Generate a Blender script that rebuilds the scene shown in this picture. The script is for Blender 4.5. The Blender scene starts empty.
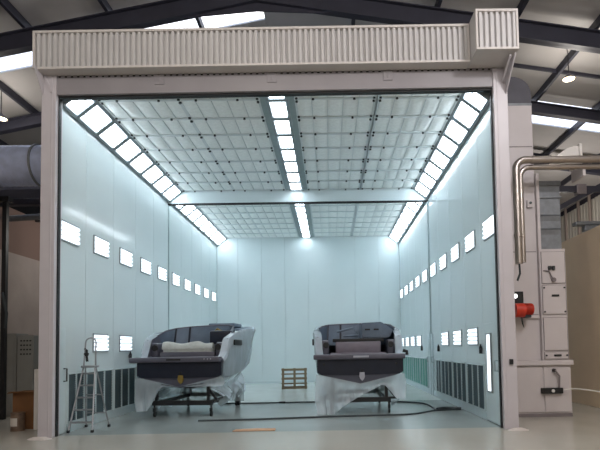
import bpy, bmesh, math, random
from mathutils import Vector, Matrix, noise
random.seed(4)
S = bpy.context.scene
COL = S.collection
PI = math.pi

# ------------------------------------------------------------------ colours and materials
def lin(c):
    return tuple(((v/255)/12.92 if v/255 <= .04045 else ((v/255+.055)/1.055)**2.4) for v in c) + (1.0,)

def mat(name, rgb, rough=.5, metal=0.0, var=.0, scale=6.0, spec=.5, bump=0.0, alpha=1.0, coat=0.0, bscale=None, stretch=None):
    m = bpy.data.materials.new(name); m.use_nodes = True
    nt = m.node_tree; b = nt.nodes['Principled BSDF']
    c = lin(rgb)
    b.inputs['Base Color'].default_value = c
    b.inputs['Roughness'].default_value = rough
    b.inputs['Metallic'].default_value = metal
    b.inputs['Specular IOR Level'].default_value = spec
    b.inputs['Alpha'].default_value = alpha
    b.inputs['Coat Weight'].default_value = coat
    b.inputs['Coat Roughness'].default_value = .06
    tc = nt.nodes.new('ShaderNodeTexCoord')
    src = tc.outputs['Object']
    if True:
        mp = nt.nodes.new('ShaderNodeMapping'); mp.inputs['Scale'].default_value = stretch or (1, 1, 1)
        mp.inputs['Location'].default_value = (.31, .17, .37)
        nt.links.new(src, mp.inputs['Vector']); src = mp.outputs['Vector']
    nz = nt.nodes.new('ShaderNodeTexNoise'); nz.inputs['Scale'].default_value = scale
    nz.inputs['Detail'].default_value = 5
    nt.links.new(src, nz.inputs['Vector'])
    rp = nt.nodes.new('ShaderNodeValToRGB')
    v = var
    rp.color_ramp.elements[0].position = .3; rp.color_ramp.elements[1].position = .7
    rp.color_ramp.elements[0].color = tuple(max(0, x*(1-v)) for x in c[:3]) + (1,)
    rp.color_ramp.elements[1].color = tuple(min(1, x*(1+v)) for x in c[:3]) + (1,)
    nt.links.new(nz.outputs['Fac'], rp.inputs['Fac'])
    nt.links.new(rp.outputs['Color'], b.inputs['Base Color'])
    if bump:
        n2 = nt.nodes.new('ShaderNodeTexNoise'); n2.inputs['Scale'].default_value = bscale or scale*2
        nt.links.new(src, n2.inputs['Vector'])
        bp = nt.nodes.new('ShaderNodeBump'); bp.inputs['Strength'].default_value = bump; bp.inputs['Distance'].default_value = .02
        nt.links.new(n2.outputs['Fac'], bp.inputs['Height']); nt.links.new(bp.outputs['Normal'], b.inputs['Normal'])
    return m

def emis(name, rgb, strength):
    m = bpy.data.materials.new(name); m.use_nodes = True
    nt = m.node_tree; b = nt.nodes['Principled BSDF']
    b.inputs['Base Color'].default_value = lin(rgb)
    b.inputs['Emission Color'].default_value = lin(rgb)
    b.inputs['Emission Strength'].default_value = strength
    return m

TUBE = 10.0
M = dict(
    wall=mat('booth_wall_panel', (204, 217, 219), .11, var=.02, scale=.8, bump=.03, bscale=1.6, spec=.55),
    back=mat('booth_back_panel', (205, 218, 220), .22, var=.02, scale=.8),
    seam=mat('panel_seam', (150, 166, 168), .5, var=.05),
    base=mat('white_kick_panel', (190, 205, 208), .35, var=.03),
    grid=mat('ceiling_grid', (214, 222, 223), .45, var=.04),
    pad=mat('filter_pad', (243, 248, 246), .8, var=.05, scale=14, bump=.35, bscale=30),
    knob=mat('black_plastic', (28, 32, 36), .4, var=.1),
    fixture=mat('light_fixture_frame', (140, 150, 154), .4, var=.04),
    reflector=mat('light_reflector', (150, 156, 160), .5, var=.01),
    tube=emis('fluorescent_tube', (240, 248, 255), TUBE),
    tubew=emis('wall_fluorescent_tube', (240, 248, 255), 1.5),
    column=mat('portal_painted_steel', (192, 187, 192), .38, var=.03, scale=3),
    lintel=mat('portal_lintel_shaded', (140, 136, 140), .42, var=.05, scale=2),  # darker than the columns: the canopy's shade is put into the colour
    canopy=mat('canopy_corrugated_sheet', (190, 188, 188), .4, var=.03, scale=3),
    canopytrim=mat('canopy_flashing', (198, 193, 190), .38, var=.03, scale=3),
    rubber=mat('black_rubber', (18, 20, 22), .6, var=.1),
    steel=mat('dark_roof_steel', (48, 48, 60), .55, var=.12, scale=2),
    sheet=mat('roof_sheet', (178, 174, 172), .6, var=.06, scale=1.0),
    hallwall=mat('hall_cladding', (200, 195, 185), .6, var=.06, scale=2),
    beige=mat('beige_plaster', (226, 206, 180), .85, var=.04, scale=1.3),
    plaster=mat('grey_plaster', (168, 154, 146), .85, var=.08, scale=1.5),
    ahu=mat('cabinet_white_paint', (196, 189, 190), .4, var=.025, scale=2),
    ahud=mat('cabinet_panel_joint', (120, 112, 114), .5, var=.05),
    elbow=mat('grey_duct_elbow', (72, 71, 78), .45, metal=.3, var=.1, scale=4),
    galv=mat('galvanised_steel', (122, 126, 131), .45, metal=.3, var=.12, scale=9),
    inox=mat('stainless_pipe', (172, 164, 158), .3, metal=.85, var=.08, scale=5),
    red=mat('red_burner_paint', (196, 52, 30), .4, var=.12, scale=12),
    hullgrey=mat('grey_gelcoat', (76, 78, 90), .35, var=.08, scale=4, spec=.4),
    hulldark=mat('dark_navy_gelcoat', (32, 36, 48), .35, var=.1, scale=4, spec=.3),
    lip=mat('charcoal_deck', (78, 77, 88), .4, var=.06, scale=6),
    slate=mat('slate_blue_cover', (86, 100, 116), .5, var=.12, scale=5, bump=.2, bscale=8),
    seat=mat('mauve_grey_upholstery', (112, 106, 116), .55, var=.08, scale=6),
    paper=mat('cream_masking_paper', (172, 176, 172), .7, var=.1, scale=8, bump=.5, bscale=10),
    film=mat('clear_masking_film', (196, 208, 216), .25, var=.08, scale=5, bump=.3, bscale=7, alpha=.52, stretch=(1, 1, .4)),
    film2=mat('thin_masking_film', (190, 205, 208), .3, var=.08, scale=5, bump=.5, bscale=9, alpha=.45, stretch=(1, 1, .4)),
    black=mat('black_painted_steel', (20, 22, 26), .45, var=.1, scale=6),
    yellow=mat('amber_badge', (120, 100, 40), .5, var=.1),
    silver=mat('pale_badge', (160, 160, 170), .45, var=.1),
    alu=mat('ladder_aluminium', (150, 152, 155), .38, metal=.6, var=.06, scale=8),
    wood=mat('pallet_wood', (124, 108, 84), .8, var=.18, scale=12, stretch=(1, 1, 6)),
    cardb=mat('brown_cardboard', (120, 82, 50), .85, var=.12, scale=4),
    cardl=mat('tan_cardboard', (190, 150, 118), .85, var=.08, scale=4),
    tin=mat('paint_tin_metal', (120, 100, 86), .4, metal=.5, var=.3, scale=8),
    label=mat('tin_label', (205, 198, 190), .6, var=.05),
    cabgrey=mat('grey_switchgear', (138, 138, 134), .5, var=.05, scale=3),
    foam=mat('pale_sealing_foam', (200, 192, 186), .9, var=.06, scale=20, bump=.5),
    cable=mat('dark_rubber_cable', (44, 52, 56), .6, var=.1),
    white=mat('white_plastic', (215, 212, 208), .5, var=.03),
    ductblue=mat('bluish_spiral_duct', (176, 186, 214), .35, metal=.2, var=.14, scale=5),
    lamp=emis('warm_lamp', (255, 226, 178), 5.0),
    led=emis('bright_led', (255, 255, 255), 3.0),
)

# louvre filter: grey-green mesh with fine pleats
M['filter_dark'] = mat('charcoal_exhaust_filter', (82, 100, 106), .75, var=.18, scale=10, stretch=(1, 6, .6))
M['filter_green'] = mat('pale_green_exhaust_filter', (112, 168, 156), .75, var=.16, scale=8, stretch=(1, 5, .4))  # fresh filter green, paled with the rear section's light in the colour
M['filter_blade'] = mat('filter_blade', (104, 124, 130), .6, var=.06)

# floors
def floor_mat(name, rgb, rough, rv, sc, spec=.5, var=.14):
    m = mat(name, rgb, rough, var=var, scale=sc, spec=spec)
    nt = m.node_tree; b = nt.nodes['Principled BSDF']
    tc = nt.nodes.new('ShaderNodeTexCoord'); nz = nt.nodes.new('ShaderNodeTexNoise')
    mp = nt.nodes.new('ShaderNodeMapping'); mp.inputs['Scale'].default_value = (1, .6, 1); mp.inputs['Location'].default_value = (.31, .17, .43)
    nt.links.new(tc.outputs['Object'], mp.inputs['Vector']); nt.links.new(mp.outputs['Vector'], nz.inputs['Vector'])
    nz.inputs['Scale'].default_value = 1.7; nz.inputs['Detail'].default_value = 3
    mr = nt.nodes.new('ShaderNodeMapRange'); mr.inputs['To Min'].default_value = rough-rv; mr.inputs['To Max'].default_value = rough+rv
    mr.inputs['From Min'].default_value = .3; mr.inputs['From Max'].default_value = .7
    nt.links.new(nz.outputs['Fac'], mr.inputs['Value']); nt.links.new(mr.outputs['Result'], b.inputs['Roughness'])
    return m
M['hallfloor'] = floor_mat('polished_concrete', (180, 177, 167), .19, .03, .5, var=.05)
M['boothfloor'] = floor_mat('painted_booth_floor', (150, 158, 156), .19, .03, .5, var=.05)
M['rearfloor'] = floor_mat('pale_rear_floor', (190, 196, 192), .2, .02, .5, var=.02)  # one paler tone for the rear part of the booth floor

# brick
def brick_mat():
    m = bpy.data.materials.new('reddish_brick'); m.use_nodes = True
    nt = m.node_tree; b = nt.nodes['Principled BSDF']; b.inputs['Roughness'].default_value = .9
    tc = nt.nodes.new('ShaderNodeTexCoord'); mp = nt.nodes.new('ShaderNodeMapping'); mp.inputs['Rotation'].default_value = (PI/2, 0, PI/2)
    br = nt.nodes.new('ShaderNodeTexBrick'); br.inputs['Scale'].default_value = 1.6
    br.inputs['Color1'].default_value = lin((120, 84, 76)); br.inputs['Color2'].default_value = lin((104, 74, 66)); br.inputs['Mortar'].default_value = lin((128, 104, 94))
    nt.links.new(tc.outputs['Object'], mp.inputs['Vector']); nt.links.new(mp.outputs['Vector'], br.inputs['Vector'])
    nt.links.new(br.outputs['Color'], b.inputs['Base Color'])
    return m
M['brick'] = brick_mat()

# translucent roof light: daylight comes through
def skylight_mat():
    m = bpy.data.materials.new('clear_roof_light'); m.use_nodes = True
    nt = m.node_tree; nt.nodes.remove(nt.nodes['Principled BSDF'])
    out = nt.nodes['Material Output']
    t = nt.nodes.new('ShaderNodeBsdfTransparent'); t.inputs['Color'].default_value = (.92, .95, 1, 1)
    g = nt.nodes.new('ShaderNodeBsdfTranslucent'); g.inputs['Color'].default_value = (.9, .92, .95, 1)
    mx = nt.nodes.new('ShaderNodeMixShader'); mx.inputs[0].default_value = .2
    nt.links.new(t.outputs[0], mx.inputs[1]); nt.links.new(g.outputs[0], mx.inputs[2]); nt.links.new(mx.outputs[0], out.inputs['Surface'])
    return m
M['skylight'] = skylight_mat()

# ------------------------------------------------------------------ mesh helpers
class MB:
    def __init__(self): self.bm = bmesh.new()
    def box(self, x0, x1, y0, y1, z0, z1, bev=0.0, mtx=None):
        r = bmesh.ops.create_cube(self.bm, size=1.0)
        vs = r['verts']
        T = Matrix.Translation(((x0+x1)/2, (y0+y1)/2, (z0+z1)/2)) @ Matrix.Diagonal((abs(x1-x0), abs(y1-y0), abs(z1-z0), 1))
        bmesh.ops.transform(self.bm, matrix=T, verts=vs)
        if bev:
            es = list({e for v in vs for e in v.link_edges})
            rb = bmesh.ops.bevel(self.bm, geom=es, offset=bev, segments=2, affect='EDGES', profile=.5)
            vs = list({v for f in rb['faces'] for v in f.verts} | {v for v in vs if v.is_valid})
        if mtx is not None: bmesh.ops.transform(self.bm, matrix=mtx, verts=[v for v in vs if v.is_valid])
        return self
    def bar(self, a, b, w, h=None, up=(0, 0, 1)):
        h = h or w; a = Vector(a); b = Vector(b); d = b-a; L = d.length; d.normalize()
        u = Vector(up)
        if abs(d.dot(u)) > .99: u = Vector((0, 1, 0))
        s = d.cross(u).normalized(); u = s.cross(d).normalized()
        R = Matrix((s, d, u)).transposed().to_4x4()
        self.box(-w/2, w/2, -L/2, L/2, -h/2, h/2, mtx=Matrix.Translation((a+b)/2) @ R)
        return self
    def tube(self, pts, r, n=10, cap=True):
        pts = [Vector(p) for p in pts]; rings = []; prev = None
        for i, p in enumerate(pts):
            d = (pts[min(i+1, len(pts)-1)] - pts[max(i-1, 0)]).normalized()
            u = prev if prev is not None else (Vector((0, 0, 1)) if abs(d.z) < .9 else Vector((1, 0, 0)))
            s = d.cross(u).normalized(); u = s.cross(d).normalized(); prev = u
            rr = r[i] if isinstance(r, (list, tuple)) else r
            rings.append([self.bm.verts.new(p + (s*math.cos(2*PI*k/n) + u*math.sin(2*PI*k/n))*rr) for k in range(n)])
        for a, b in zip(rings, rings[1:]):
            for k in range(n): self.bm.faces.new((a[k], a[(k+1) % n], b[(k+1) % n], b[k]))
        if cap: self.bm.faces.new(rings[0][::-1]); self.bm.faces.new(rings[-1])
        return self
    def cyl(self, a, b, r, n=16): return self.tube([a, b], r, n)
    def poly(self, pts, thick):          # planar polygon given thickness along a vector
        t = Vector(thick)
        a = [self.bm.verts.new(Vector(p)) for p in pts]; b = [self.bm.verts.new(Vector(p)+t) for p in pts]
        self.bm.faces.new(a); self.bm.faces.new(b[::-1])
        for k in range(len(pts)): self.bm.faces.new((a[k], b[k], b[(k+1) % len(pts)], a[(k+1) % len(pts)]))
        return self
    def grid(self, P):                    # P[i][j] points
        V = [[self.bm.verts.new(Vector(p)) for p in row] for row in P]
        for i in range(len(V)-1):
            for j in range(len(V[0])-1): self.bm.faces.new((V[i][j], V[i+1][j], V[i+1][j+1], V[i][j+1]))
        return V
    def build(self, name, m, parent=None, smooth=False, normals=True):
        if normals: bmesh.ops.recalc_face_normals(self.bm, faces=self.bm.faces)
        me = bpy.data.meshes.new(name); self.bm.to_mesh(me); self.bm.free()
        me.materials.append(m if not isinstance(m, str) else M[m])
        if smooth:
            for p in me.polygons: p.use_smooth = True
            try: me.set_sharp_from_angle(angle=R(35))
            except Exception: pass
        o = bpy.data.objects.new(name, me); COL.objects.link(o)
        if parent is not None: o.parent = parent
        return o
def R(d): return math.radians(d)
def tag(o, label, cat, group=None, kind=None):
    o['label'] = label; o['category'] = cat
    if group: o['group'] = group
    if kind: o['kind'] = kind
    return o
def thing(name, label, cat, loc=(0, 0, 0), rz=0, group=None):
    o = bpy.data.objects.new(name, None); COL.objects.link(o); o.location = loc; o.rotation_euler = (0, 0, rz)
    o.empty_display_size = .1
    return tag(o, label, cat, group)
def struct(name, mb, m, smooth=False):
    o = mb.build(name, m, None, smooth); o['kind'] = 'structure'; return o
def children(o): return [c for c in bpy.data.objects if c.parent == o]
def copy_tree(o, loc=None, parent=None, rz=None):
    c = o.copy(); COL.objects.link(c)
    if parent is not None: c.parent = parent
    if loc is not None: c.location = loc
    if rz is not None: c.rotation_euler = (0, 0, rz)
    for ch in KIDS.get(o.name, []): copy_tree(ch, None, c)
    return c
KIDS = {}
def reg(o):
    for c in children(o):
        KIDS.setdefault(o.name, []).append(c); reg(c)
ORD = ['first', 'second', 'third', 'fourth', 'fifth', 'sixth', 'seventh', 'eighth', 'ninth', 'tenth']

# ------------------------------------------------------------------ dimensions (metres)
W = 4.2; YB = 13.4; YM = 6.5; ZC = 6.70; ZS = 6.34; XS = .46
P = 1.3593; Y0 = .07; Q = .66

# ------------------------------------------------------------------ floors
b = MB(); b.box(-16, 16, -14, 0, -.12, 0); b.box(-16, -W-.1, 0, 30, -.12, 0); b.box(W+.1, 16, 0, 30, -.12, 0); b.box(-W-.1, W+.1, YB+.1, 30, -.12, 0)
struct('floor', b, 'hallfloor')
b = MB(); b.box(-W-.1, W+.1, 0, 4.98, -.12, 0.0); struct('floor_booth', b, 'boothfloor')
b = MB(); b.box(-W-.1, W+.1, 4.98, YB+.1, -.12, 0.0); struct('floor_rear', b, 'rearfloor')

# ------------------------------------------------------------------ booth walls (panels with recessed joints)
def side_wall(sx, name):
    b = MB(); ys = [0] + [1.08+P*k for k in range(9)] + [YB]
    for a, c in zip(ys, ys[1:]):
        x0, x1 = sorted((sx*W, sx*(W+.06)))
        b.box(x0, x1, a+.006, c-.006, 0, ZS+.42, bev=.003)
    x0, x1 = sorted((sx*(W+.02), sx*(W+.1)))
    b.box(x0, x1, 0, YB+.1, 0, ZS+.5)
    struct(name, b, 'wall')
side_wall(-1, 'wall_left'); side_wall(1, 'wall_right')
b = MB(); xs = [-W, -3.23, -2.15, -1.075, 0, 1.075, 2.15, 3.23, W]
for a, c in zip(xs, xs[1:]): b.box(a+.006, c-.006, YB, YB+.05, 0, ZC, bev=.003)
b.box(-W, W, YB+.03, YB+.1, 0, ZC+.1); struct('wall_back', b, 'back')
b = MB(); b.box(-W, W, YB-.03, YB, 0, .1); struct('baseboard_back', b, 'base')
for sx, nm in ((-1, 'left'), (1, 'right')):
    b = MB(); x0, x1 = sorted((sx*(W-.02), sx*W)); b.box(x0, x1, .3 if sx < 0 else .95, YB, 0, .17, bev=.004)
    struct('baseboard_'+nm, b, 'base')
# booth roof shell
b = MB(); b.box(-W-.1, W+.1, 0, YB+.1, ZC+.06, ZC+.14); struct('ceiling', b, 'grid')
# bulkhead between the two ceiling sections, with black track below
b = MB(); b.box(-W, W, YM-.02, YM+.06, 6.29, ZC+.05, bev=.005); struct('trim_1', b, 'back')
b = MB(); b.box(-W, W, YM-.03, YM+.05, 6.235, 6.29); tag(b.build('curtain_track', 'rubber'), 'black horizontal curtain track crossing the booth between its two ceiling sections', 'track')
# jambs at mid depth
b = MB(); b.box(-W, -W+.03, YM-.04, YM+.03, 0, 6.235); struct('trim_2', b, 'seam')
t = thing('guide_post', 'slim white vertical post with two handles halfway along right booth wall', 'post', (W, YM, 0))
b = MB(); b.box(-.045, 0, -.26, -.08, 0, 1.95, bev=.008); b.box(-.045, 0, .08, .3, 0, 1.95, bev=.008); b.build('cover_strip', 'base', t)
b = MB(); b.box(-.035, 0, -.05, .03, 0, 6.235); b.build('track_channel', 'seam', t)
for y in (-.34, .36):
    b = MB(); b.tube([(-.02, y, 1.22), (-.09, y, 1.2), (-.09, y, 1.06), (-.02, y, 1.04)], .013, 8); b.build('handle', 'seam', t, True)

# ------------------------------------------------------------------ ceiling light panels
def light_mesh(w, l, ntube, across=False):
    """local: panel in xy plane, facing -z; tubes along y. returns root empty"""
    root = bpy.data.objects.new('ceiling_light', None); COL.objects.link(root); root.empty_display_size = .1
    b = MB(); f = .065
    b.box(-w/2-f, -w/2, -l/2-f, l/2+f, -.05, .05, bev=.004); b.box(w/2, w/2+f, -l/2-f, l/2+f, -.05, .05, bev=.004)
    b.box(-w/2, w/2, -l/2-f, -l/2, -.05, .05); b.box(-w/2, w/2, l/2, l/2+f, -.05, .05)
    b.build('frame', 'fixture', root)
    b = MB(); b.box(-w/2, w/2, -l/2, l/2, .03, .045); b.build('reflector', 'reflector', root)
    for k in range(ntube):
        x = -w/2 + w*(k+.5)/ntube
        b = MB(); b.tube([(x, -l/2, .0), (x, l/2, .0)], w/ntube*.36, 8); b.build('tube', 'tube', root, True)
    reg(root); return root
LP = .8125
EDGES = [[.02, .55, 1.40, 2.25, 3.10, 3.95, 4.80, 5.65, 6.46], [YM+.10+.847*k for k in range(9)]]
def mid(sec, k): return (EDGES[sec][k]+EDGES[sec][k+1])/2
def lsc(sec, k): return (EDGES[sec][k+1]-EDGES[sec][k])/LP
proto = light_mesh(.45, LP-.14, 4); first = True
def place_light(loc, roty, label, group, sy=1):
    global first
    o = proto if first else copy_tree(proto); first = False
    o.location = loc; o.rotation_euler = (0, roty, 0); o.scale = (1, sy, 1); tag(o, label, 'light', group)
ang = math.atan2(ZC-ZS, XS)
for sx, sn in ((-1, 'left'), (1, 'right')):
    for sec in range(2):
        for k in range(8):
            y = mid(sec, k)
            place_light((sx*(W-XS/2), y, (ZC+ZS)/2+.012), sx*ang,
                        f"slanted light panel above {sn} booth wall, {ORD[k]} of {'front' if sec == 0 else 'rear'} ceiling run",
                        f"slanted light panels above the {sn} booth wall", lsc(sec, k))
for sx in (-1, 1):       # slanted backing behind the panels
    b = MB(); x0 = sx*(W); x1 = sx*(W-XS-.03)
    b.poly([(x0, 0, ZS+.07), (x1, 0, ZC+.11), (x1, 0, ZC+.15), (x0, 0, ZS+.12)], (0, YB, 0)); struct('trim_%d' % (3 if sx < 0 else 4), b, 'fixture')
proto2 = light_mesh(.33, LP-.14, 4); first2 = True
for sec in range(2):
    for k in range(8):
        o = proto2 if first2 else copy_tree(proto2); first2 = False
        o.location = (-.06, mid(sec, k), ZC); o.scale = (1, lsc(sec, k), 1)
        tag(o, f"central ceiling light panel, {ORD[k]} of {'front' if sec == 0 else 'rear'} booth section", 'light', 'central ceiling light panels')
b = MB()                # flat margins beside the centre lights
for x0, x1 in ((-.42, -.272), (.152, .30)): b.box(x0, x1, .02, YM-.03, ZC, ZC+.05); b.box(x0, x1, YM+.08, YB, ZC, ZC+.05)
struct('trim_5', b, 'seam')

# ------------------------------------------------------------------ ceiling filter pads
FW = 1.70
def pad_proto(knobs):
    root = bpy.data.objects.new('ceiling_filter', None); COL.objects.link(root); root.empty_display_size = .1
    n = 5; b = MB()
    for c in range(n):
        x0 = -FW/2+.03+(FW-.06)*c/n; x1 = x0+(FW-.06)/n
        Pn = []
        for i in range(7):
            row = []
            for j in range(9):
                u, v = i/6, j/8
                z = -.028*math.sin(PI*u)**.5*math.sin(PI*v)**.5
                z += .010*noise.noise(Vector((x0*7+u*3, v*5, 1.7*c)))
                row.append((x0+.004+(x1-x0-.008)*u, -LP/2+.03+(LP-.06)*v, z-.002))
            Pn.append(row)
        b.grid(Pn)
    o = b.build('pad', 'pad', root, True)
    b = MB()
    b.box(-FW/2, FW/2, -LP/2, -LP/2+.028, -.03, .03); b.box(-FW/2, FW/2, LP/2-.028, LP/2, -.03, .03)
    for c in range(n+1):
        x = -FW/2+.03+(FW-.06)*c/n; w = .022 if c in (0, n) else .006
        b.box(x-w, x+w, -LP/2+.028, LP/2-.028, -.024, .03)
    b.build('frame', 'grid', root)
    if knobs:
        for x, y in ((-FW/2+.05, .33), (-FW/2+.05, -.33), (FW/2-.05, .33), (FW/2-.05, -.33), (-FW*.27, .385), (FW*.23, .385)):
            b = MB(); b.cyl((x, y, -.055), (x, y, -.02), .026, 8); b.build('clamp_knob', 'knob', root)
    reg(root); return root
pp = [pad_proto(True), pad_proto(False)]; used = [False, False]
names4 = ['beside left wall lights', 'just left of central lights', 'just right of central lights', 'beside right wall lights']
xc4 = [-W+XS+.03+FW/2-.01, -.43-FW/2+.02, .31+FW/2-.02, W-XS-.03-FW/2+.01]
for sec in range(2):
    for k in range(8):
        for c in range(4):
            o = pp[sec] if not used[sec] else copy_tree(pp[sec]); used[sec] = True
            sc = lsc(sec, k)
            o.location = (xc4[c], mid(sec, k), ZC)
            o.scale = (1, sc, 1)
            tag(o, f"quilted {'front' if sec == 0 else 'rear'} ceiling filter pad, {ORD[k]} row from front, {names4[c]}", 'filter', 'quilted ceiling filter pads')

# ------------------------------------------------------------------ wall lights
def wall_light_proto():
    root = bpy.data.objects.new('wall_light', None); COL.objects.link(root); root.empty_display_size = .1
    l, h, f = Q, .366, .025      # local: in yz plane facing +x, origin at bottom near corner
    b = MB()
    b.box(0, .03, -f, 0, -f, h+f, bev=.008); b.box(0, .03, l, l+f, -f, h+f, bev=.008); b.box(0, .03, 0, l, -f, 0, bev=.005); b.box(0, .03, 0, l, h, h+f, bev=.005)
    b.build('frame', 'fixture', root)
    b = MB(); b.box(.001, .006, 0, l, 0, h); b.build('reflector', 'reflector', root)
    for k in range(4):
        z = h*(k+.5)/4
        b = MB(); b.tube([(.018, .0, z), (.018, l, z)], .036, 6); b.build('tube', 'tubew', root, True)
    reg(root); return root
wp = wall_light_proto(); wf = True
def place_wl(sx, k, z, label, group):
    global wf
    o = wp if wf else copy_tree(wp); wf = False
    if sx < 0: o.location = (-W, Y0+P*k, z); o.rotation_euler = (0, 0, 0)
    else: o.location = (W, Y0+P*k+Q, z); o.rotation_euler = (0, 0, PI)
    tag(o, label, 'light', group)
for sx, sn in ((-1, 'left'), (1, 'right')):
    for k in range(10):
        place_wl(sx, k, 3.734, f"upper rectangular light on {sn} booth wall, {ORD[k]} from the opening", f"upper lights on the {sn} booth wall")
for k in (1, 2): place_wl(-1, k, 1.57, f"lower rectangular light on left booth wall, {'behind the stepladder' if k == 1 else 'between stepladder and boat'}", 'lower lights on the left booth wall')
for i, k in enumerate((1, 2, 3, 6, 7, 8, 9)):
    place_wl(1, k, 1.57, f"lower rectangular light on right booth wall, {ORD[i]} from the opening", 'lower lights on the right booth wall')
# tall slim light near the right column
t = thing('vertical_light', 'tall slim glowing light beside the right portal column', 'light', (W-.026, .6, .63))
b = MB(); b.box(-.03, 0, -.15, -.12, -.03, 1.17); b.box(-.03, 0, .12, .15, -.03, 1.17); b.box(-.03, 0, -.12, .12, -.03, 0); b.box(-.03, 0, -.12, .12, 1.14, 1.17); b.build('frame', 'fixture', t)
b = MB(); b.box(-.02, 0, -.12, .12, 0, 1.14, bev=.004); b.build('tube', 'tubew', t)

# ------------------------------------------------------------------ personnel doors (right and left)
b = MB(); b.box(-W, -W+.025, .03, .27, .02, 2.03, bev=.008)
d = struct('door_1', b, 'base')
b = MB(); b.tube([(.0, 0, .12), (.06, 0, .12), (.06, 0, -.12), (0, 0, -.12)], .014, 8)
h = b.build('door_handle', 'black', d, True); h.location = (-W+.025, .2, 1.12)
b = MB(); b.box(W-.022, W, .06, .93, .02, 2.0, bev=.008); d = struct('door_2', b, 'wall')
b = MB(); b.tube([(0, 0, .1), (-.06, 0, .1), (-.06, 0, -.1), (0, 0, -.1)], .013, 8)
h = b.build('door_handle', 'seam', d, True); h.location = (W-.022, .13, 1.15)

# ------------------------------------------------------------------ exhaust filter banks
def filter_bank(sx, y0, y1, ncol, material, label, group):
    z0, z1 = .2, 1.12
    L = y1-y0
    t = thing('exhaust_filter', label, 'filter', (sx*W, y0, 0), 0, group)
    s = -sx
    def bx(b, xa, xb, *r, **k): x0, x1 = sorted((s*xa, s*xb)); b.box(x0, x1, *r, **k)
    b = MB(); f = .03
    bx(b, 0, .035, 0, L, z0-f, z0, bev=.004); bx(b, 0, .035, 0, L, z1, z1+f, bev=.004)
    for k in range(ncol+1):
        y = L*k/ncol; bx(b, 0, .035, max(0, y-.018), min(L, y+.018), z0, z1, bev=.003)
    b.build('frame', 'base', t)
    for k in range(ncol):
        ya, yb = L*k/ncol+.018, L*(k+1)/ncol-.018
        b = MB(); bx(b, 0.0, .008, ya, yb, z0, z1)
        n = 24
        for q in range(n):
            z = z0+(z1-z0)*(q+.5)/n
            bx(b, .008, .024, ya, yb, z-.009, z+.007)
        b.build('louvre', material, t)
for i, (a, c, n) in enumerate([(.36, 1.0, 2), (1.1, 2.36, 3), (2.46, 3.72, 3), (3.82, 5.08, 3), (5.18, 6.3, 3)]):
    filter_bank(-1, a, c, n, 'filter_dark', f"dark louvred exhaust filter low on left wall, {ORD[i]} from the opening", 'dark exhaust filters along the left wall')
for i, (a, c, n) in enumerate([(1.02, 2.32, 3), (2.42, 3.68, 3), (3.78, 5.04, 3), (5.14, 5.78, 2)]):
    filter_bank(1, a, c, n, 'filter_dark', f"dark louvred exhaust filter low on right wall, {ORD[i]} from the opening", 'dark exhaust filters along the right wall')
for i, (a, c, n) in enumerate([(7.15, 8.5, 3), (8.6, 9.95, 3), (10.05, 11.4, 3), (11.5, 12.85, 3)]):
    filter_bank(1, a, c, n, 'filter_green', f"pale green exhaust filter on right rear wall, {ORD[i]} beyond the guide post", 'pale green exhaust filters on the right rear wall')

# airline regulators
def regulator(loc, s, label):
    t = thing('air_regulator', label, 'regulator', loc, 0, 'black air regulators on the booth walls')
    t.scale = (.8, .8, .8)
    b = MB(); b.cyl((s*.06, 0, -.09), (s*.06, 0, .1), .045, 12); b.build('bowl', 'knob', t, True)
    b = MB(); b.box(min(0, s*.05), max(0, s*.05), -.03, .03, -.03, .05, bev=.006); b.build('bracket', 'alu', t)
    b = MB(); b.cyl((s*.06, 0, .1), (s*.06, 0, .16), .022, 10); b.cyl((s*.06, -.09, .03), (s*.06, .09, .03), .02, 8); b.build('valve', 'knob', t, True)
regulator((W, 1.12, 1.45), -1, 'black air regulator between tall slim light and first dark filter on right wall')
regulator((W, 5.29, 1.47), -1, 'black air regulator on right wall just before the guide post')
regulator((W, 8.0, 1.48), -1, 'black air regulator on right wall just beyond the guide post')
regulator((-W, 3.35, 1.42), 1, 'black air regulator on left booth wall beside the left boat')

# ------------------------------------------------------------------ portal frame
for sx, nm, lab in ((-1, 'left', 'tall pale steel column on the left of the booth opening'), (1, 'right', 'tall pale steel column on the right of the booth opening')):
    t = thing('portal_column', lab, 'column', (sx*(W-.06), -.12, 0), 0, 'portal columns')
    x0, x1 = (-.27, 0) if sx < 0 else (0, .27)
    b = MB(); b.box(x0, x1, -.12, .12, 0, 6.83, bev=.008)
    b.build('post', 'column', t)
    b = MB()
    xm = (x0+x1)/2
    b.box(xm-.06*sx-.012, xm-.06*sx+.012, -.128, -.118, .02, 6.8, bev=.003)
    b.build('rib', 'ahud' if False else 'column', t)
    b = MB(); xi = .02*(-sx)
    b.box(min(0, xi), max(0, xi), -.03, .05, 0.01, 6.45); b.build('guide_seal', 'rubber', t)
    b = MB()
    if sx > 0:
        b.poly([(x1-.02, -.13, 6.82), (x1-.02, -.66, 6.82), (x1-.02, -.62, 6.76), (x1-.02, -.13, 6.33)], (-.02, 0, 0))
        b.tube([(x1-.1, -.14, 6.55), (x1-.1, -.6, 6.8)], .02, 8)
    else:
        b.poly([(x0+.02, -.13, 6.82), (x0+.02, -.44, 6.82), (x0+.02, -.42, 6.78), (x0+.02, -.13, 6.4)], (.02, 0, 0))
        b.bar((x0+.05, -.13, 6.8), (x0+.2, -.14, 6.45), .02, .03)
    b.build('bracket', 'column', t)
t = thing('portal_lintel', 'long grey steel lintel across the top of the booth opening', 'lintel', (0, -.12, 6.45))
t.rotation_euler = (0, -.008, 0)
b = MB(); b.box(-W+.06, W-.06, -.1, .1, .0, .33, bev=.01); b.build('beam', 'lintel', t)
b = MB(); b.box(-W+.06, W-.06, -.04, .06, -.035, .0); b.build('seal', 'rubber', t)
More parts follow.
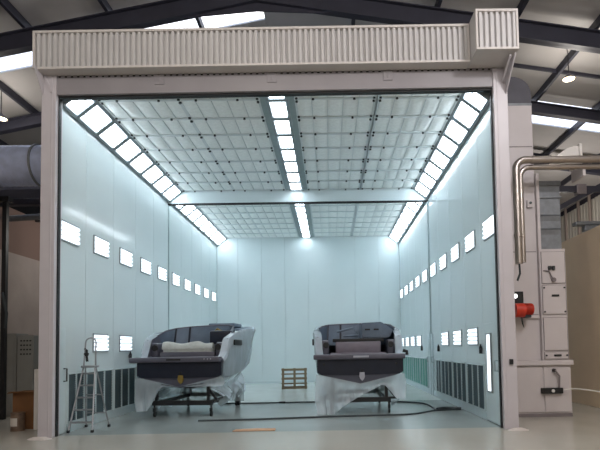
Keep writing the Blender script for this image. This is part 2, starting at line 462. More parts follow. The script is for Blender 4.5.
for x in (-2.2, -.07, 2.14):
    b = MB(); b.box(x-.09, x+.09, -.115, -.1, .16, .34, bev=.004); b.box(x-.02, x+.02, -.125, -.115, .2, .3, bev=.004); b.build('fixing_plate', 'lintel', t)
b = MB(); b.box(-W, W, -.09, .1, .33, .40); b.build('gap_shade', 'rubber', t)  # dark strip added to stand for the shade in the corrugation gaps
n = 72; b = MB()
for k in range(n):
    x = -W+2*W*(k+.5)/n; b.box(x-.034, x+.034, -.105, -.085, .33, .37)
b.build('closure_teeth', 'lintel', t)

# ------------------------------------------------------------------ corrugated canopy boxes
def corr(b, x0, x1, z0, z1, yf, depth, pitch):
    n = max(1, round((x1-x0)/pitch)); p = (x1-x0)/n; pr = []
    for k in range(n):
        a = x0+k*p
        pr += [(a, yf+depth), (a+p*.3, yf+depth), (a+p*.42, yf), (a+p*.88, yf)]
    pr.append((x1, yf+depth))
    b.grid([[(x, y, z0) for x, y in pr], [(x, y, z1) for x, y in pr]])
def canopy(x0, x1, yf, yb, z0, z1, label, pitch, extra=False):
    t = thing('canopy_housing', label, 'canopy', ((x0+x1)/2, yb, z0)); cx = (x0+x1)/2
    a, c, f, h = x0-cx, x1-cx, yf-yb, z1-z0
    b = MB(); corr(b, a+.03, c-.03, .03, h-.03, f+.01, .055, pitch); b.build('corrugated_front', 'canopy', t)
    b = MB(); b.box(a, c, f-.012, f+.06, h-.045, h, bev=.006); b.box(a, c, f-.012, f+.06, 0, .045, bev=.006)
    b.box(a, a+.04, f-.012, f+.05, .045, h-.045, bev=.005); b.box(c-.04, c, f-.012, f+.05, .045, h-.045, bev=.005); b.build('flashing', 'canopytrim', t)
    b = MB(); b.box(a, a+.02, f+.05, 0, 0, h); b.build('end_plate', 'canopy', t)
    b = MB(); b.box(c-.02, c, f+.05, 0, 0, h); b.build('end_plate', 'canopy', t)
    b = MB(); b.box(a+.02, c-.02, f+.05, 0, h-.03, h-.01); b.build('top_sheet', 'canopy', t)
    b = MB(); b.box(a+.02, c-.02, f+.05, -.002, .0, .02); b.build('soffit', 'canopytrim', t)
    return t
cn = canopy(-4.46, 3.655, -.45, 0.0, 6.81, 7.545, 'long corrugated canopy housing running above the booth opening', .1035)
cn.rotation_euler = (0, -.007, 0)
canopy(3.66, 4.43, -.82, 0.0, 6.85, 7.6, 'short projecting corrugated box at the right end above the opening', .104)

# pale foam at the column feet
def foam(cx, cy, sx, sy, label):
    b = MB(); n = 26; rings = []
    top = b.bm.verts.new((0, 0, .03))
    for r in range(1, 5):
        rr = r/4; ring = []
        for k in range(n):
            a = 2*PI*k/n; q = rr*(1+.28*noise.noise(Vector((math.cos(a)*2, math.sin(a)*2, cx))))
            ring.append(b.bm.verts.new((q*sx*math.cos(a), q*sy*math.sin(a), max(.002, .045*(1-rr**2)+.012*noise.noise(Vector((q*9*math.cos(a), q*9*math.sin(a), 2)))) if r < 4 else 0)))
        rings.append(ring)
    for k in range(n): b.bm.faces.new((top, rings[0][k], rings[0][(k+1) % n]))
    for ra, rb in zip(rings, rings[1:]):
        for k in range(n): b.bm.faces.new((ra[k], rb[k], rb[(k+1) % n], ra[(k+1) % n]))
    o = b.build('sealing_foam', 'foam', None, True); o.location = (cx, cy, 0.001)
    tag(o, label, 'foam')
foam(-4.3, -.36, .23, .11, 'pale foam spilled on the floor at foot of the left column')
foam(4.36, -.36, .2, .1, 'pale foam spilled on the floor at foot of the right column')
t = thing('push_button', 'small black push button on the front of the right column', 'button', (4.3, -.245, 1.24))
b = MB(); b.box(-.035, .035, -.03, 0, -.05, .05, bev=.008); b.build('housing', 'knob', t)
b = MB(); b.cyl((0, -.045, .01), (0, -.03, .01), .02, 12); b.build('cap', 'rubber', t, True)

# ------------------------------------------------------------------ boats
def sm(a, b_, t): t = max(0, min(1, (t-a)/(b_-a))); return t*t*(3-2*t)
ST = [  # y, keel z, chine hw, chine z, sheer hw, sheer z
    (.10, .68, .92, .93, 1.00, 1.30), (.32, .66, .93, .92, 1.02, 1.42), (.55, .64, .95, .91, 1.04, 1.80), (1.1, .60, .97, .90, 1.08, 1.95),
    (2.0, .57, .97, 1.0, 1.08, 2.05), (3.0, .62, .88, 1.14, 1.05, 2.12), (3.9, .85, .62, 1.28, .88, 2.17), (4.6, 1.12, .3, 1.4, .62, 2.24), (5.05, 1.6, .06, 1.75, .12, 2.26)]
def st(y):
    for a, c in zip(ST, ST[1:]):
        if y <= c[0]:
            t = max(0, (y-a[0])/(c[0]-a[0])); return [a[i]*(1-t)+c[i]*t for i in range(6)]
    return list(ST[-1])
def make_boat(loc, rz, label, kind):
    t = thing('boat', label, 'boat', loc, rz)
    # hull shell
    b = MB(); rows = []
    for s in ST:
        y, kz, ch, cz, sh, sz = s
        ih = max(sh-.14, sh*.4); fz = max(1.22, kz+.2) if y > .4 else min(1.24, sz-.03)
        prof = [(0, kz), (ch*.5, kz*.5+cz*.5-.02), (ch, cz), (ch*.4+sh*.6, cz*.5+sz*.5), (sh, sz), (sh-.04, sz+.025), (ih, sz), (ih*.96, fz), (0, fz)]
        full = [(x, y, z) for x, z in prof] + [(-x, y, z) for x, z in prof[-2:0:-1]]
        rows.append(full+[full[0]])
    V = b.grid(rows)
    b.bm.faces.new(V[0][:-1]); b.bm.faces.new(V[-1][:-1][::-1])
    bmesh.ops.remove_doubles(b.bm, verts=b.bm.verts, dist=.0005)
    b.build('hull', 'hullgrey', t, True)
    # dark transom panel
    b = MB(); pts = [(-1.0, .02, 1.28), (1.0, .02, 1.28), (1.0, .02, .98), (.9, .02, .935), (0, .02, .915), (-.9, .02, .935), (-1.0, .02, .98)]
    b.poly(pts, (0, .1, 0)); b.build('transom', 'hulldark', t)
    b = MB(); pts = [(-.93, .05, .95), (.93, .05, .95), (.55, .05, .78), (0, .05, .70), (-.55, .05, .78)]
    b.poly(pts, (0, .06, 0)); b.build('lower_transom', 'hullgrey', t)
    # swim platform lip
    b = MB(); b.box(-1.16 if kind == 'left' else -1.08, .97 if kind == 'left' else 1.05, -.06, .5, 1.28, 1.40, bev=.025); lp = b.build('swim_platform', 'lip', t, True)
    if kind == 'left':
        b = MB(); b.box(-.27, .07, -.068, -.055, 1.322, 1.362, bev=.004); b.build('slot', 'rubber', lp)
        for x in (.62, .70, .77):
            b = MB(); b.cyl((x, -.066, 1.35), (x, -.05, 1.35), .014, 8); b.build('screw', 'silver', lp)
    else:
        b = MB(); b.box(-.16, .2, -.068, -.055, 1.32, 1.365, bev=.006); b.build('slot', 'silver', lp)
        for x, z in ((-.84, 1.17), (.84, 1.17)):
            b = MB(); b.cyl((x, .0, z), (x, .03, z), .03, 10); b.build('drain', 'rubber', t)
    # shield badge
    x = .04
    b = MB(); b.poly([(x-.055, .0, .98), (x+.055, .0, .98), (x+.065, .0, .88), (x+.04, .0, .82), (x, .0, .78), (x-.04, .0, .82), (x-.065, .0, .88)], (0, .05, 0))
    bd = b.build('badge', 'yellow' if kind == 'left' else 'silver', t)
    b = MB(); b.box(x-.035, x+.035, -.006, .01, 1.0, 1.06, bev=.006); b.build('tow_eye', 'rubber', bd)
    # rear bench with the covered cushion
    b = MB(); b.box(-.68, .68, .52, .95, 1.24, 1.52 if kind == 'left' else 1.43, bev=.03); bn = b.build('rear_bench', 'seat' if kind == 'right' else 'lip', t, True)
    if kind == 'left':
        rows = []
        for i in range(25):
            x = -.62+1.24*i/24; row = []
            for j in range(13):
                a = PI*1.15*j/12; nz = .03*noise.noise(Vector((x*5, a*2, 3.3)))
                row.append((x, .62-.1*math.cos(a)*(1+nz*3), 1.58+(.16+nz)*math.sin(a)*(1+.15*math.sin(x*9))))
            rows.append(row)
        b = MB(); b.grid(rows); b.box(-.6, .6, .54, .68, 1.5, 1.6, bev=.02); b.build('wrapped_cushion', 'paper', t, True)
    else:
        b = MB(); b.box(-.55, .55, .58, .72, 1.41, 1.70, bev=.03); b.build('seat_back', 'seat', t, True)
        b = MB(); b.box(-.62, .62, .6, .76, 1.69, 1.77, bev=.01); b.build('recess_shade', 'rubber', t, True)  # dark box standing in for the shaded recess above the seat back
    for sx in (-1, 1):
        b = MB(); b.box(sx*.80-.09, sx*.80+.09, .5, 1.0, 1.26, 1.74, bev=.05); pd = b.build('side_locker', 'hullgrey', t, True)
        b = MB(); b.cyl((sx*.78, .475, 1.62), (sx*.78, .52, 1.62), .075, 14); b.build('speaker', 'rubber', pd, True)
    # curved windscreen cover
    pl = [(-.98, .95), (-.93, 1.35), (-.75, 1.62), (-.4, 1.75), (0, 1.78), (.4, 1.75), (.75, 1.62), (.93, 1.35), (.98, .95)]
    ht = [1.93, 2.06, 2.13, 2.17, 2.19, 2.2, 2.19, 2.15, 2.0]
    if kind == 'right': ht = [2.04, 2.1, 2.15, 2.17, 2.18, 2.18, 2.16, 2.12, 2.04]
    b = MB(); outer = []; inner = []
    for (x, y), z in zip(pl, ht):
        outer.append([(x, y, 1.62), (x*.99, y+.03, (1.62+z)/2), (x*.965, y+.08, z)])
        inner.append([(x*.965, y+.11, z), (x*.97, y+.07, 1.62)])
    b.grid([o_+i_ for o_, i_ in zip(outer, inner)]); ws = b.build('windscreen', 'slate', t, True)
    b = MB(); b.tube([(x*.965, y+.095, z+.005) for (x, y), z in zip(pl, ht)], .022, 8); b.build('top_rail', 'lip', ws, True)
    for i in (2, 3):
        (x, y), z = pl[i], ht[i]; b = MB(); b.bar((x, y-.01, 1.65), (x*.965, y+.075, z), .05, .03, (0, 1, 0)); b.build('mullion', 'hulldark', ws)
    # foredeck cover
    rows = []
    for y in (1.85, 2.4, 3, 3.6, 4.2, 4.7, 5.0):
        s = st(y); hw = s[4]-.1; rows.append([(hw*u, y, s[5]+.02+.12*(1-u*u)*(1-(y-1.85)/3.6)) for u in (-1, -.75, -.5, -.25, 0, .25, .5, .75, 1)])
    b = MB(); b.grid(rows); dk = b.build('foredeck', 'slate', t, True)
    sd = dk.modifiers.new('s', 'SOLIDIFY'); sd.thickness = .03
    if kind == 'left':
        b = MB(); b.box(.02, .74, 2.1, 2.9, 2.17, 2.28, bev=.03); b.build('hatch_box', 'slate', t, True)
        b = MB(); b.tube([(.35, 1.58, 2.02), (.45, 1.5, 2.1), (.55, 1.58, 2.03)], .03, 8); b.build('cleat_cover', 'yellow', t, True)
        b = MB(); b.box(.3, .88, 1.3, 1.52, 1.7, 2.05, bev=.05); b.build('seat_shell', 'hulldark', t, True)
    else:
        b = MB(); pts = [(.12, .98, 1.78), (.8, .98, 1.78), (.92, .98, 1.98), (.62, .98, 2.19), (.12, .98, 2.17)]
        b.poly(pts, (0, .6, 0)); bmesh.ops.bevel(b.bm, geom=list(b.bm.edges), offset=.02, segments=2, affect='EDGES')
        c = b.build('helm_console', 'slate', t, True)
        for x in (.2, .42):
            b = MB(); b.box(x, x+.13, .968, .99, 1.98, 2.02); b.build('vent_slot', 'rubber', c)
        b = MB(); b.tube([(-.5, .98, 1.95), (-.1, 1.0, 2.05), (.05, 1.0, 1.86), (-.35, .99, 1.84)], .028, 8); b.build('folded_cover', 'slate', t, True)
    # engine vent on the starboard side
    if kind == 'left':
        s = st(1.0); b = MB(); b.box(1.08, 1.125, .75, 1.45, 1.66, 1.80, bev=.02); b.build('side_vent', 'rubber', t, True)
    else:
        b = MB(); b.box(-1.125, -1.08, .75, 1.3, 1.62, 1.78, bev=.02); b.build('side_vent', 'rubber', t, True)
        b = MB(); b.tube([(1.03, .2, 1.47), (1.12, .2, 1.44), (1.12, .2, 1.36)], .04, 8); b.build('fender_hook', 'rubber', t, True)
    return t

def make_film(loc, rz, label, kind):
    t = thing('masking_film', label, 'plastic sheet', loc, rz)
    def nz(p, s=1.0, a=.03):
        return a*noise.noise(Vector(p)*s)
    for sx in (-1, 1):
        rows = []; n = 60
        for i in range(n+1):
            y = .12+4.85*i/n; s = st(y); ch, cz, sh, sz = s[2], s[3], s[4], s[5]
            g = sm(3.3, 2.6, y) if False else 1-sm(2.4, 3.2, y)
            zb = ((.16 if sx < 0 else .27) if kind == 'left' else .2)+.08*math.sin(y*7)+(.0 if y > .8 else 0)
            prof = [(sh-.16, sz+.03), (sh+.0, sz+.045), (sh+.035, sz-.04), ((ch+sh)/2+.055, (cz+sz)/2+.15), ((ch+sh)/2+.04, (cz+sz)/2-.1), (ch+.05, cz+.02),
                    (ch-.2, cz-.2)]
            # hanging skirt below the chine
            bul = .10*math.sin(y*2.2+sx)+.05
            for q, (dx, f) in enumerate(((-.2, .78), (-.1+bul*.4, .58), (-.06+bul, .36), (-.1+bul*.8, .18), (-.16, 0))):
                zz = zb+(cz-.2-zb)*f
                x2 = ch+dx; z2 = zz
                prof.append((x2*g+(ch-.22)*(1-g), z2*g+(cz-.22-.004*q)*(1-g)))
            row = []
            for j, (x, z) in enumerate(prof):
                amp = .012 if j < 6 else .045
                w = noise.noise(Vector((y*6, z*1.5, sx*3.1)))*amp+noise.noise(Vector((y*10, z*2.0, sx*7)))*amp*.25
                row.append((sx*(x+abs(w)*.9 if j < 6 else x+w), y, z))
            rows.append(row)
        b = MB(); b.grid(rows); o = b.build('side_sheet', 'film', t, True, False)
    # stern skirt
    rows = []; n = 70
    for i in range(n+1):
        x = -1.02+2.04*i/n
        top = .70+.23*abs(x)/1.02 + .02
        if kind == 'left':
            zb = .16+(.56)*(1-sm(.38, .8, -x))
        else:
            if x < -.6: zb = .015
            elif x < .5: zb = .015+.66*((x+.6)/1.1)**.75
            else: zb = .675-.32*sm(.55, .85, x)
        zb = min(zb, top-.02); row = []
        for j in range(11):
            v = j/10; z = top+(zb-top)*v
            y = .04+.10*v*math.sin(PI*v) + noise.noise(Vector((x*9, z*1.2, 4.0)))*.05*v + noise.noise(Vector((x*26, z*1.0, 9.0)))*.02*v
            xx = x*(1+.04*math.sin(PI*v)) + noise.noise(Vector((x*3, z*4, 1.0)))*.03*v
            row.append((xx, y-.03, z))
        rows.append(row)
    b = MB(); b.grid(rows); b.build('stern_sheet', 'film', t, True, False)
    # sheet hanging further forward under the hull
    rows = []
    for i in range(31):
        x = -.95+1.9*i/30; row = []
        for j in range(8):
            v = j/7; z = .62-.48*v+.04*noise.noise(Vector((x*3, 2, 7)))*v
            row.append((x, 2.3+.08*noise.noise(Vector((x*8, z*2, 2.0))), z))
        rows.append(row)
    b = MB(); b.grid(rows); b.build('inner_sheet', 'film2', t, True, False)
    return t

def make_dolly(loc, rz, label):
    t = thing('boat_dolly', label, 'dolly', loc, rz, 'boat dollies')
    b = MB()
    for y in (.25, 2.45):
        b.box(-.72, .72, y-.05, y+.05, .27, .38, bev=.008)
    b.box(-.66, -.58, .25, 2.45, .28, .36); b.box(.58, .66, .25, 2.45, .28, .36)
    b.build('frame', 'black', t)
    for sx in (-1, 1):
        for y in (.25, 2.45):
            b = MB(); b.box(sx*.62-.035, sx*.62+.035, y-.04, y+.04, .36, .72)
            b.bar((sx*.60, y, .68), (sx*.84, y, .36), .05, .05); b.bar((sx*.60, y, .36), (sx*.86, y, .36), .05, .05); b.build('upright', 'black', t)
            x = sx*.68
            c = thing('c', 'x', 'x'); bpy.data.objects.remove(c)
            b = MB(); b.cyl((x, y, .2), (x, y, .3), .022, 8); b.box(x-.028, x+.028, y-.04, y+.04, .12, .21, bev=.005); fk = b.build('caster', 'black', t)
            b = MB(); b.cyl((x-.02, y+.02, .065), (x+.02, y+.02, .065), .065, 16); b.build('wheel', 'rubber', fk, True)
    return t
LB = ((-2.55, 2.1, 0), R(-4.5)); RB = ((1.64, 2.1, 0), R(.5))
make_boat(*LB, 'dark grey motor boat with amber badge, stern outward, near left wall', 'left')
make_film(*LB, 'translucent plastic film wrapped around left boat with amber badge', 'left')
make_dolly(*LB, 'black wheeled steel dolly carrying the left boat with amber badge')
make_boat(*RB, 'dark grey motor boat with pale badge, stern outward, right of the pallet', 'right')
make_film(*RB, 'translucent plastic film hanging around right boat, touching the floor', 'right')
make_dolly(*RB, 'black wheeled steel dolly under the right boat with pale badge')
t = thing('jockey_wheel', 'black wheel on short strut beside the bow end of left boat', 'wheel', (-1.63, 4.6, 0))
b = MB(); b.cyl((-.03, 0, .12), (.03, 0, .12), .12, 20); b.build('tyre', 'rubber', t, True)
b = MB(); b.cyl((-.035, 0, .12), (.035, 0, .12), .04, 12); b.tube([(-.05, 0, .12), (-.06, .02, .3), (-.5, .1, .38), (-.55, .12, .62)], .02, 8); b.build('strut', 'black', t, True)

# ------------------------------------------------------------------ stepladder
t = thing('stepladder', 'aluminium stepladder with hoop handrail standing at left booth wall', 'ladder', (-3.9, .3, 0))
b = MB()
for sx, xt in ((-1, -.13), (1, .1)):
    b.tube([(sx*.23, 0, .02), (xt, .38, 1.26)], .018, 8)
b.build('front_rails', 'alu', t, True)
b = MB()
for sx, xt in ((-1, -.11), (1, .1)):
    b.tube([(sx*.235, .72, .02), (xt, .42, 1.24)], .015, 8)
b.tube([(-.2, .66, .3), (.2, .66, .3)], .012, 8); b.tube([(-.165, .56, .68), (.165, .56, .68)], .012, 8)
b.build('rear_rails', 'alu', t, True)
b = MB(); pts = [(-.13, .38, 1.24), (-.11, .4, 1.62)]
for k in range(9):
    a = PI-PI*k/8; pts.append((-.005+.105*math.cos(a), .42, 1.74+.1*math.sin(a)))
pts += [(.1, .4, 1.62), (.105, .39, 1.24)]
b.tube(pts, .016, 8); b.build('hoop', 'alu', t, True)
for k in range(5):
    f = (k+.8)/5.3; z = 1.24*f; y = .38*f; xl = -.23+.1*f; xr = .23-.13*f
    b = MB(); b.box(xl, xr, y-.035, y+.05, z-.014, z+.014, bev=.004); b.build('step', 'alu', t)
b = MB(); b.box(-.15, .13, .3, .5, 1.24, 1.28, bev=.008); b.build('platform', 'alu', t)
for x, y in ((-.23, 0), (.23, 0), (-.235, .72), (.235, .72)):
    b = MB(); b.box(x-.025, x+.025, y-.025, y+.025, 0, .05, bev=.005); b.build('rubber_foot', 'rubber', t)
t = thing('spray_gun', 'small black spray gun hanging from the stepladder hoop', 'tool', (-3.96, .655, 1.5))
b = MB(); b.box(-.03, .03, -.03, .03, -.03, .04, bev=.012); b.box(-.055, .045, -.02, .02, .0, .03, bev=.01); b.build('body', 'rubber', t, True)
b = MB(); b.tube([(0, 0, -.02), (.012, 0, -.14)], [.022, .026], 10); b.build('grip', 'rubber', t, True)
b = MB(); b.tube([(0, 0, .04), (0, 0, .1), (-.03, 0, .125), (-.055, .0, .11)], .008, 6); b.build('hook', 'rubber', t, True)
b = MB(); b.cyl((0, 0, .03), (0, 0, .1), .026, 12); b.build('cup', 'knob', t, True)

# ------------------------------------------------------------------ pallet, cardboard, cables
t = thing('pallet', 'wooden slatted pallet standing upright before the back wall', 'pallet', (-.45, 9.85, 0), R(3))
for k in range(5):
    z = .04+.18*k; b = MB(); b.box(-.49, .49, -.065, -.04, z-.028, z+.028, bev=.004); b.build('board', 'wood', t)
for x in (-.43, .01, .43):
    b = MB(); b.box(x-.045, x+.045, -.04, .06, .0, .80, bev=.004); b.build('stringer', 'wood', t)
for z in (.06, .4, .74):
    b = MB(); b.box(-.49, .49, .06, .08, z-.045, z+.045, bev=.004); b.build('board', 'wood', t)
b = MB(); b.poly([(-.92, .06, .004), (-.12, .07, .004), (-.13, .28, .006), (-.5, .29, .012), (-.9, .26, .004)], (0, 0, .012))
tag(b.build('cardboard_sheet', 'cardl'), 'flat tan piece of cardboard lying on floor at the booth opening', 'cardboard')
def cable(pts, r, label, m='cable'):
    P_ = [Vector(p) for p in pts]; out = []
    for i in range(len(P_)-1):
        p0 = P_[max(i-1, 0)]; p1 = P_[i]; p2 = P_[i+1]; p3 = P_[min(i+2, len(P_)-1)]
        for k in range(8):
            t_ = k/8; out.append(.5*((2*p1)+(-p0+p2)*t_+(2*p0-5*p1+4*p2-p3)*t_*t_+(-p0+3*p1-3*p2+p3)*t_**3))
    out.append(P_[-1]); b = MB(); b.tube(out, r, 8); return tag(b.build('cable', m, None, True), label, 'cable')
cable([(-1.95, 1.52, .015), (-1.2, 1.56, .015), (-.6, 1.6, .015), (.4, 1.74, .015), (1.4, 1.84, .015), (2.7, 1.95, .015), (3.4, 2.5, .015), (4.1, 2.72, .015)], .022, 'dark cable stretched across the floor below both boat sterns')
cable([(3.45, 2.62, .018), (3.5, 3.2, .018), (3.45, 4.0, .018), (3.0, 4.5, .018), (2.6, 4.65, .018)], .022, 'dark hose looping on the floor at right boat towards right wall')
cable([(3.5, 2.60, .035), (3.75, 2.78, .04), (4.1, 2.66, .035)], .035, 'thick dark hose end lying below the right wall filters')
cable([(-2.2, 5.0, .015), (-1.2, 4.93, .015), (-.44, 4.94, .015), (.1, 4.96, .015), (.7, 4.96, .015)], .018, 'thin dark cable along the edge of the light rear floor')
b = MB(); b.box(-.53, -.35, 4.86, 4.92, .0, .05, bev=.008); tag(b.build('cable_coupling', 'rubber'), 'small black coupling block on floor cable between the boats', 'coupling')

# ------------------------------------------------------------------ air handling unit on the right
t = thing('air_handling_unit', 'tall white air handling cabinet right of the right column', 'machine', (5.3, 1.2, 0))
X0 = 5.3
def X(a): return a-X0
b = MB(); b.box(X(4.5), X(6.13), .06, 2.2, 0, 1.1, bev=.01); b.build('base_cabinet', 'ahu', t)
b = MB(); b.box(X(4.52), X(5.5), .035, .06, .10, 1.07, bev=.006); b.box(X(5.54), X(6.1), .035, .06, .10, 1.07, bev=.006); b.build('base_panel', 'ahu', t)
b = MB(); b.box(X(4.5), X(6.12), .03, .06, 0, .07); b.build('plinth', 'ahud', t)
b = MB(); b.box(X(4.5), X(6.16), -.02, 2.2, 1.1, 1.21, bev=.012); b.build('ledge', 'ahu', t)
b = MB(); b.box(X(4.5), X(5.52), .12, 2.2, 1.21, 6.87, bev=.01); tw = b.build('duct_tower', 'ahu', t)
b = MB()
for z in (5.93, 3.58, 2.2): b.box(X(4.5), X(5.5), .112, .125, z-.008, z+.008)
b.build('panel_joint', 'ahud', tw)
b = MB(); b.box(X(4.95), X(5.5), .06, .14, 2.12, 2.19, bev=.005); b.build('shelf_bracket', 'ahu', tw)
# curved elbow on top
b = MB(); pts = [(X(4.5), 6.87), (X(5.52), 6.87)]
for k in range(9):
    a = PI/2*k/8; pts.append((X(5.52)-.42+.42*math.cos(a), 7.15+.38*math.sin(a)))
pts.append((X(4.5), 7.53))
b.poly([(x, .14, z) for x, z in pts], (0, 1.3, 0)); el = b.build('elbow_hood', 'elbow', t, True)
b = MB(); b.box(X(4.5), X(5.53), .12, .14, 6.86, 6.92, bev=.004); b.build('hood_flange', 'galv', el)
# front cabinet
b = MB(); b.box(X(5.52), X(6.09), .02, 1.6, 1.21, 3.62, bev=.01); fc = b.build('front_cabinet', 'ahu', t)
def cab_panel(z0, z1, hz=None, screws=True):
    b = MB(); b.box(X(5.56), X(6.06), .0, .02, z0, z1, bev=.006); p = b.build('access_panel', 'ahu', t)
    b = MB(); b.box(X(5.55), X(5.557), .004, .02, z0, z1); b.box(X(6.063), X(6.07), .004, .02, z0, z1); b.box(X(5.55), X(6.07), .004, .02, z1, z1+.008); b.box(X(5.55), X(6.07), .004, .02, z0-.008, z0); b.build('panel_gasket', 'ahud', p)
    if hz:
        b = MB(); b.box(X(5.75), X(5.91), -.02, .0, hz-.022, hz+.022, bev=.006); b.build('handle', 'knob', p)
    if screws:
        for x in (5.59, 6.03):
            for z in ((z0+.05, z1-.05) if z1-z0 > .3 else ((z0+z1)/2,)):
                b = MB(); b.cyl((X(x), -.014, z), (X(x), 0, z), .02, 8); b.build('screw', 'knob', p)
cab_panel(2.87, 3.55, None, False); cab_panel(2.2, 2.82, 2.6); cab_panel(1.42, 2.12, None, False); cab_panel(1.24, 1.38, 1.31)
b = MB(); b.box(X(5.69), X(5.75), -.05, .0, 3.15, 3.24, bev=.006); b.box(X(5.77), X(5.83), -.05, .0, 3.15, 3.24, bev=.006); b.build('pressure_switch', 'knob', t)
b = MB(); b.tube([(X(5.58), -.02, 3.14), (X(5.7), -.03, 3.13), (X(5.75), -.04, 3.0), (X(5.8), -.03, 2.95)], .015, 8); b.build('small_pipe', 'ahud', t, True)
b = MB(); b.cyl((X(5.8), -.04, 2.94), (X(5.8), .0, 2.94), .05, 12); b.build('gauge', 'ahud', t, True)
# galvanised louvred duct above the cabinet
b = MB(); b.box(X(5.6), X(6.06), .1, .9, 3.62, 5.05, bev=.006)
for k, z in enumerate((3.95, 4.2, 4.45, 4.7)):
    pass
g = b.build('galvanised_duct', 'galv', t)
b = MB()
for z in (4.06, 4.36):
    b.poly([(X(5.62), .1, z-.11), (X(6.05), .1, z-.11), (X(6.05), .075, z), (X(5.62), .075, z)], (0, 0, .012))
    b.poly([(X(5.62), .075, z), (X(6.05), .075, z), (X(6.05), .1, z+.02), (X(5.62), .1, z+.02)], (0, 0, .012))
b.build('baffle', 'galv', g)
b = MB(); b.box(X(5.58), X(6.08), .07, .92, 4.76, 4.8); b.box(X(5.58), X(6.08), .07, .92, 5.03, 5.14, bev=.01); b.build('duct_flange', 'galv', g)
b = MB(); b.box(X(5.52), X(5.585), .04, .2, 3.62, 5.3, bev=.006); b.build('duct_trim', 'ahu', t)
# sensor box
t2 = thing('sensor_box', 'small white square sensor with a dark eye on the duct tower', 'sensor', (5.38, 1.31, 4.63))
b = MB(); b.box(-.06, .06, -.05, 0, -.08, .08, bev=.01); b.build('housing', 'ahu', t2)
b = MB(); b.cyl((.01, -.06, .02), (.01, -.05, .02), .03, 12); b.build('eye', 'knob', t2, True)
# burner
t = thing('gas_burner', 'red burner motor fixed to the white cabinet by the right column', 'burner', (5.05, 1.28, 2.2))
b = MB(); b.cyl((-.18, -.25, .08), (.02, -.25, .08), .15, 20); b.cyl((.02, -.25, .1), (.2, -.25, .1), .115, 20); b.box(-.12, .0, -.3, .02, -.04, .2, bev=.03); b.build('motor_housing', 'red', t, True)
b = MB()
for k in range(9): b.cyl((.04+.016*k, -.25, .1), (.047+.016*k, -.25, .1), .128, 20)
b.build('cooling_fins', 'red', t, True)
b = MB(); b.box(.0, .16, -.3, -.1, -.08, -.02, bev=.01); b.build('terminal_box', 'knob', t)
b = MB(); b.tube([(-.05, -.25, -.06), (-.02, -.24, -.2), (.02, -.22, -.28), (.05, -.1, -.2), (.06, -.04, -.05)], .008, 6); b.build('wire', 'cable', t, True)
t = thing('control_box', 'small black control box with lit lamp above the red burner', 'control box', (5.04, 1.32, 2.56))
b = MB(); b.box(-.14, .1, -.12, 0, -.15, .14, bev=.01); b.build('case', 'rubber', t)
b = MB(); b.cyl((-.08, -.135, .04), (-.08, -.12, .04), .045, 14); b.build('indicator', 'led', t, True)
# pressure regulator bar + hose
t = thing('air_manifold', 'black air manifold with white gauge low on the white cabinet', 'manifold', (5.68, 1.235, .57))
b = MB(); b.box(-.23, .22, -.09, 0, -.07, .05, bev=.01); b.build('bar', 'rubber', t)
b = MB(); b.cyl((0, -.1, -.01), (0, -.09, -.01), .035, 14); b.build('gauge_dial', 'white', t, True)
b = MB(); b.tube([(.15, -.05, .05), (.16, -.06, .3), (.07, -.06, .42), (.06, -.01, .45)], .02, 8); b.build('elbow_pipe', 'ahud', t, True)
b = MB(); b.cyl((.06, -.07, .42), (.06, .0, .42), .035, 10); b.build('tap', 'knob', t, True)
o = cable([(5.92, 1.16, .58), (6.2, .95, .6), (6.8, .4, .50), (7.3, -.2, .42), (7.38, -1.2, .35)], .011, 'pale hose running from the air manifold to the right', 'white')
# stainless pipes
t = thing('stainless_pipes', 'pair of stainless pipes bending down beside the right column', 'pipe', (0, 0, 0))
def bend(x_end, zt, x_v, zb, y, r, rad=.2):
    pts = [(x_end, y, zt+.0), (x_v+rad, y, zt)]
    for k in range(1, 8):
        a = PI/2*k/8; pts.append((x_v+rad-rad*math.sin(a), y, zt-rad+rad*math.cos(a)))
    pts += [(x_v, y, zt-rad), (x_v, y, zb)]
    return pts
b = MB(); b.tube(bend(8.5, 5.36, 4.84, 3.2, .6, .075), .075, 14); b.build('pipe', 'inox', t, True)
b = MB(); b.tube(bend(8.5, 5.24, 4.965, 3.25, .70, .06), .055, 14); b.build('pipe', 'inox', t, True)
for x, z in ((6.4, 5.36), (5.2, 5.36)):
    b = MB(); b.cyl((x-.03, .6, z), (x+.03, .6, z), .085, 14); b.build('clamp_ring', 'inox', t, True)
b = MB(); b.cyl((4.84, .6, 3.75), (4.84, .6, 3.81), .09, 14); b.build('clamp_ring', 'inox', t, True)
b = MB(); b.tube([(4.84, .6, 3.22), (4.85, .6, 3.0), (4.8, .62, 2.86)], .022, 8); b.build('drain_hose', 'cable', t, True)
b = MB(); b.box(6.28, 6.34, .7, 1.2, 5.05, 5.3, bev=.005); b.build('support_bracket', 'ahu', t)
t = thing('fan_cowl', 'white curved fan cowl just above the horizontal stainless pipes', 'cowl', (6.2, 1.3, 5.36))
b = MB(); pts = [(-.28, .12), (.24, .12), (.24, .50), (.14, .50), (0, .46), (-.14, .37), (-.24, .25)]
b.poly([(x, -.15, z) for x, z in pts], (0, .4, 0)); b.build('cowl', 'white', t, True)
b = MB(); b.box(.24, .3, -.2, .3, .1, .54, bev=.01); b.build('cowl_flange', 'white', t)

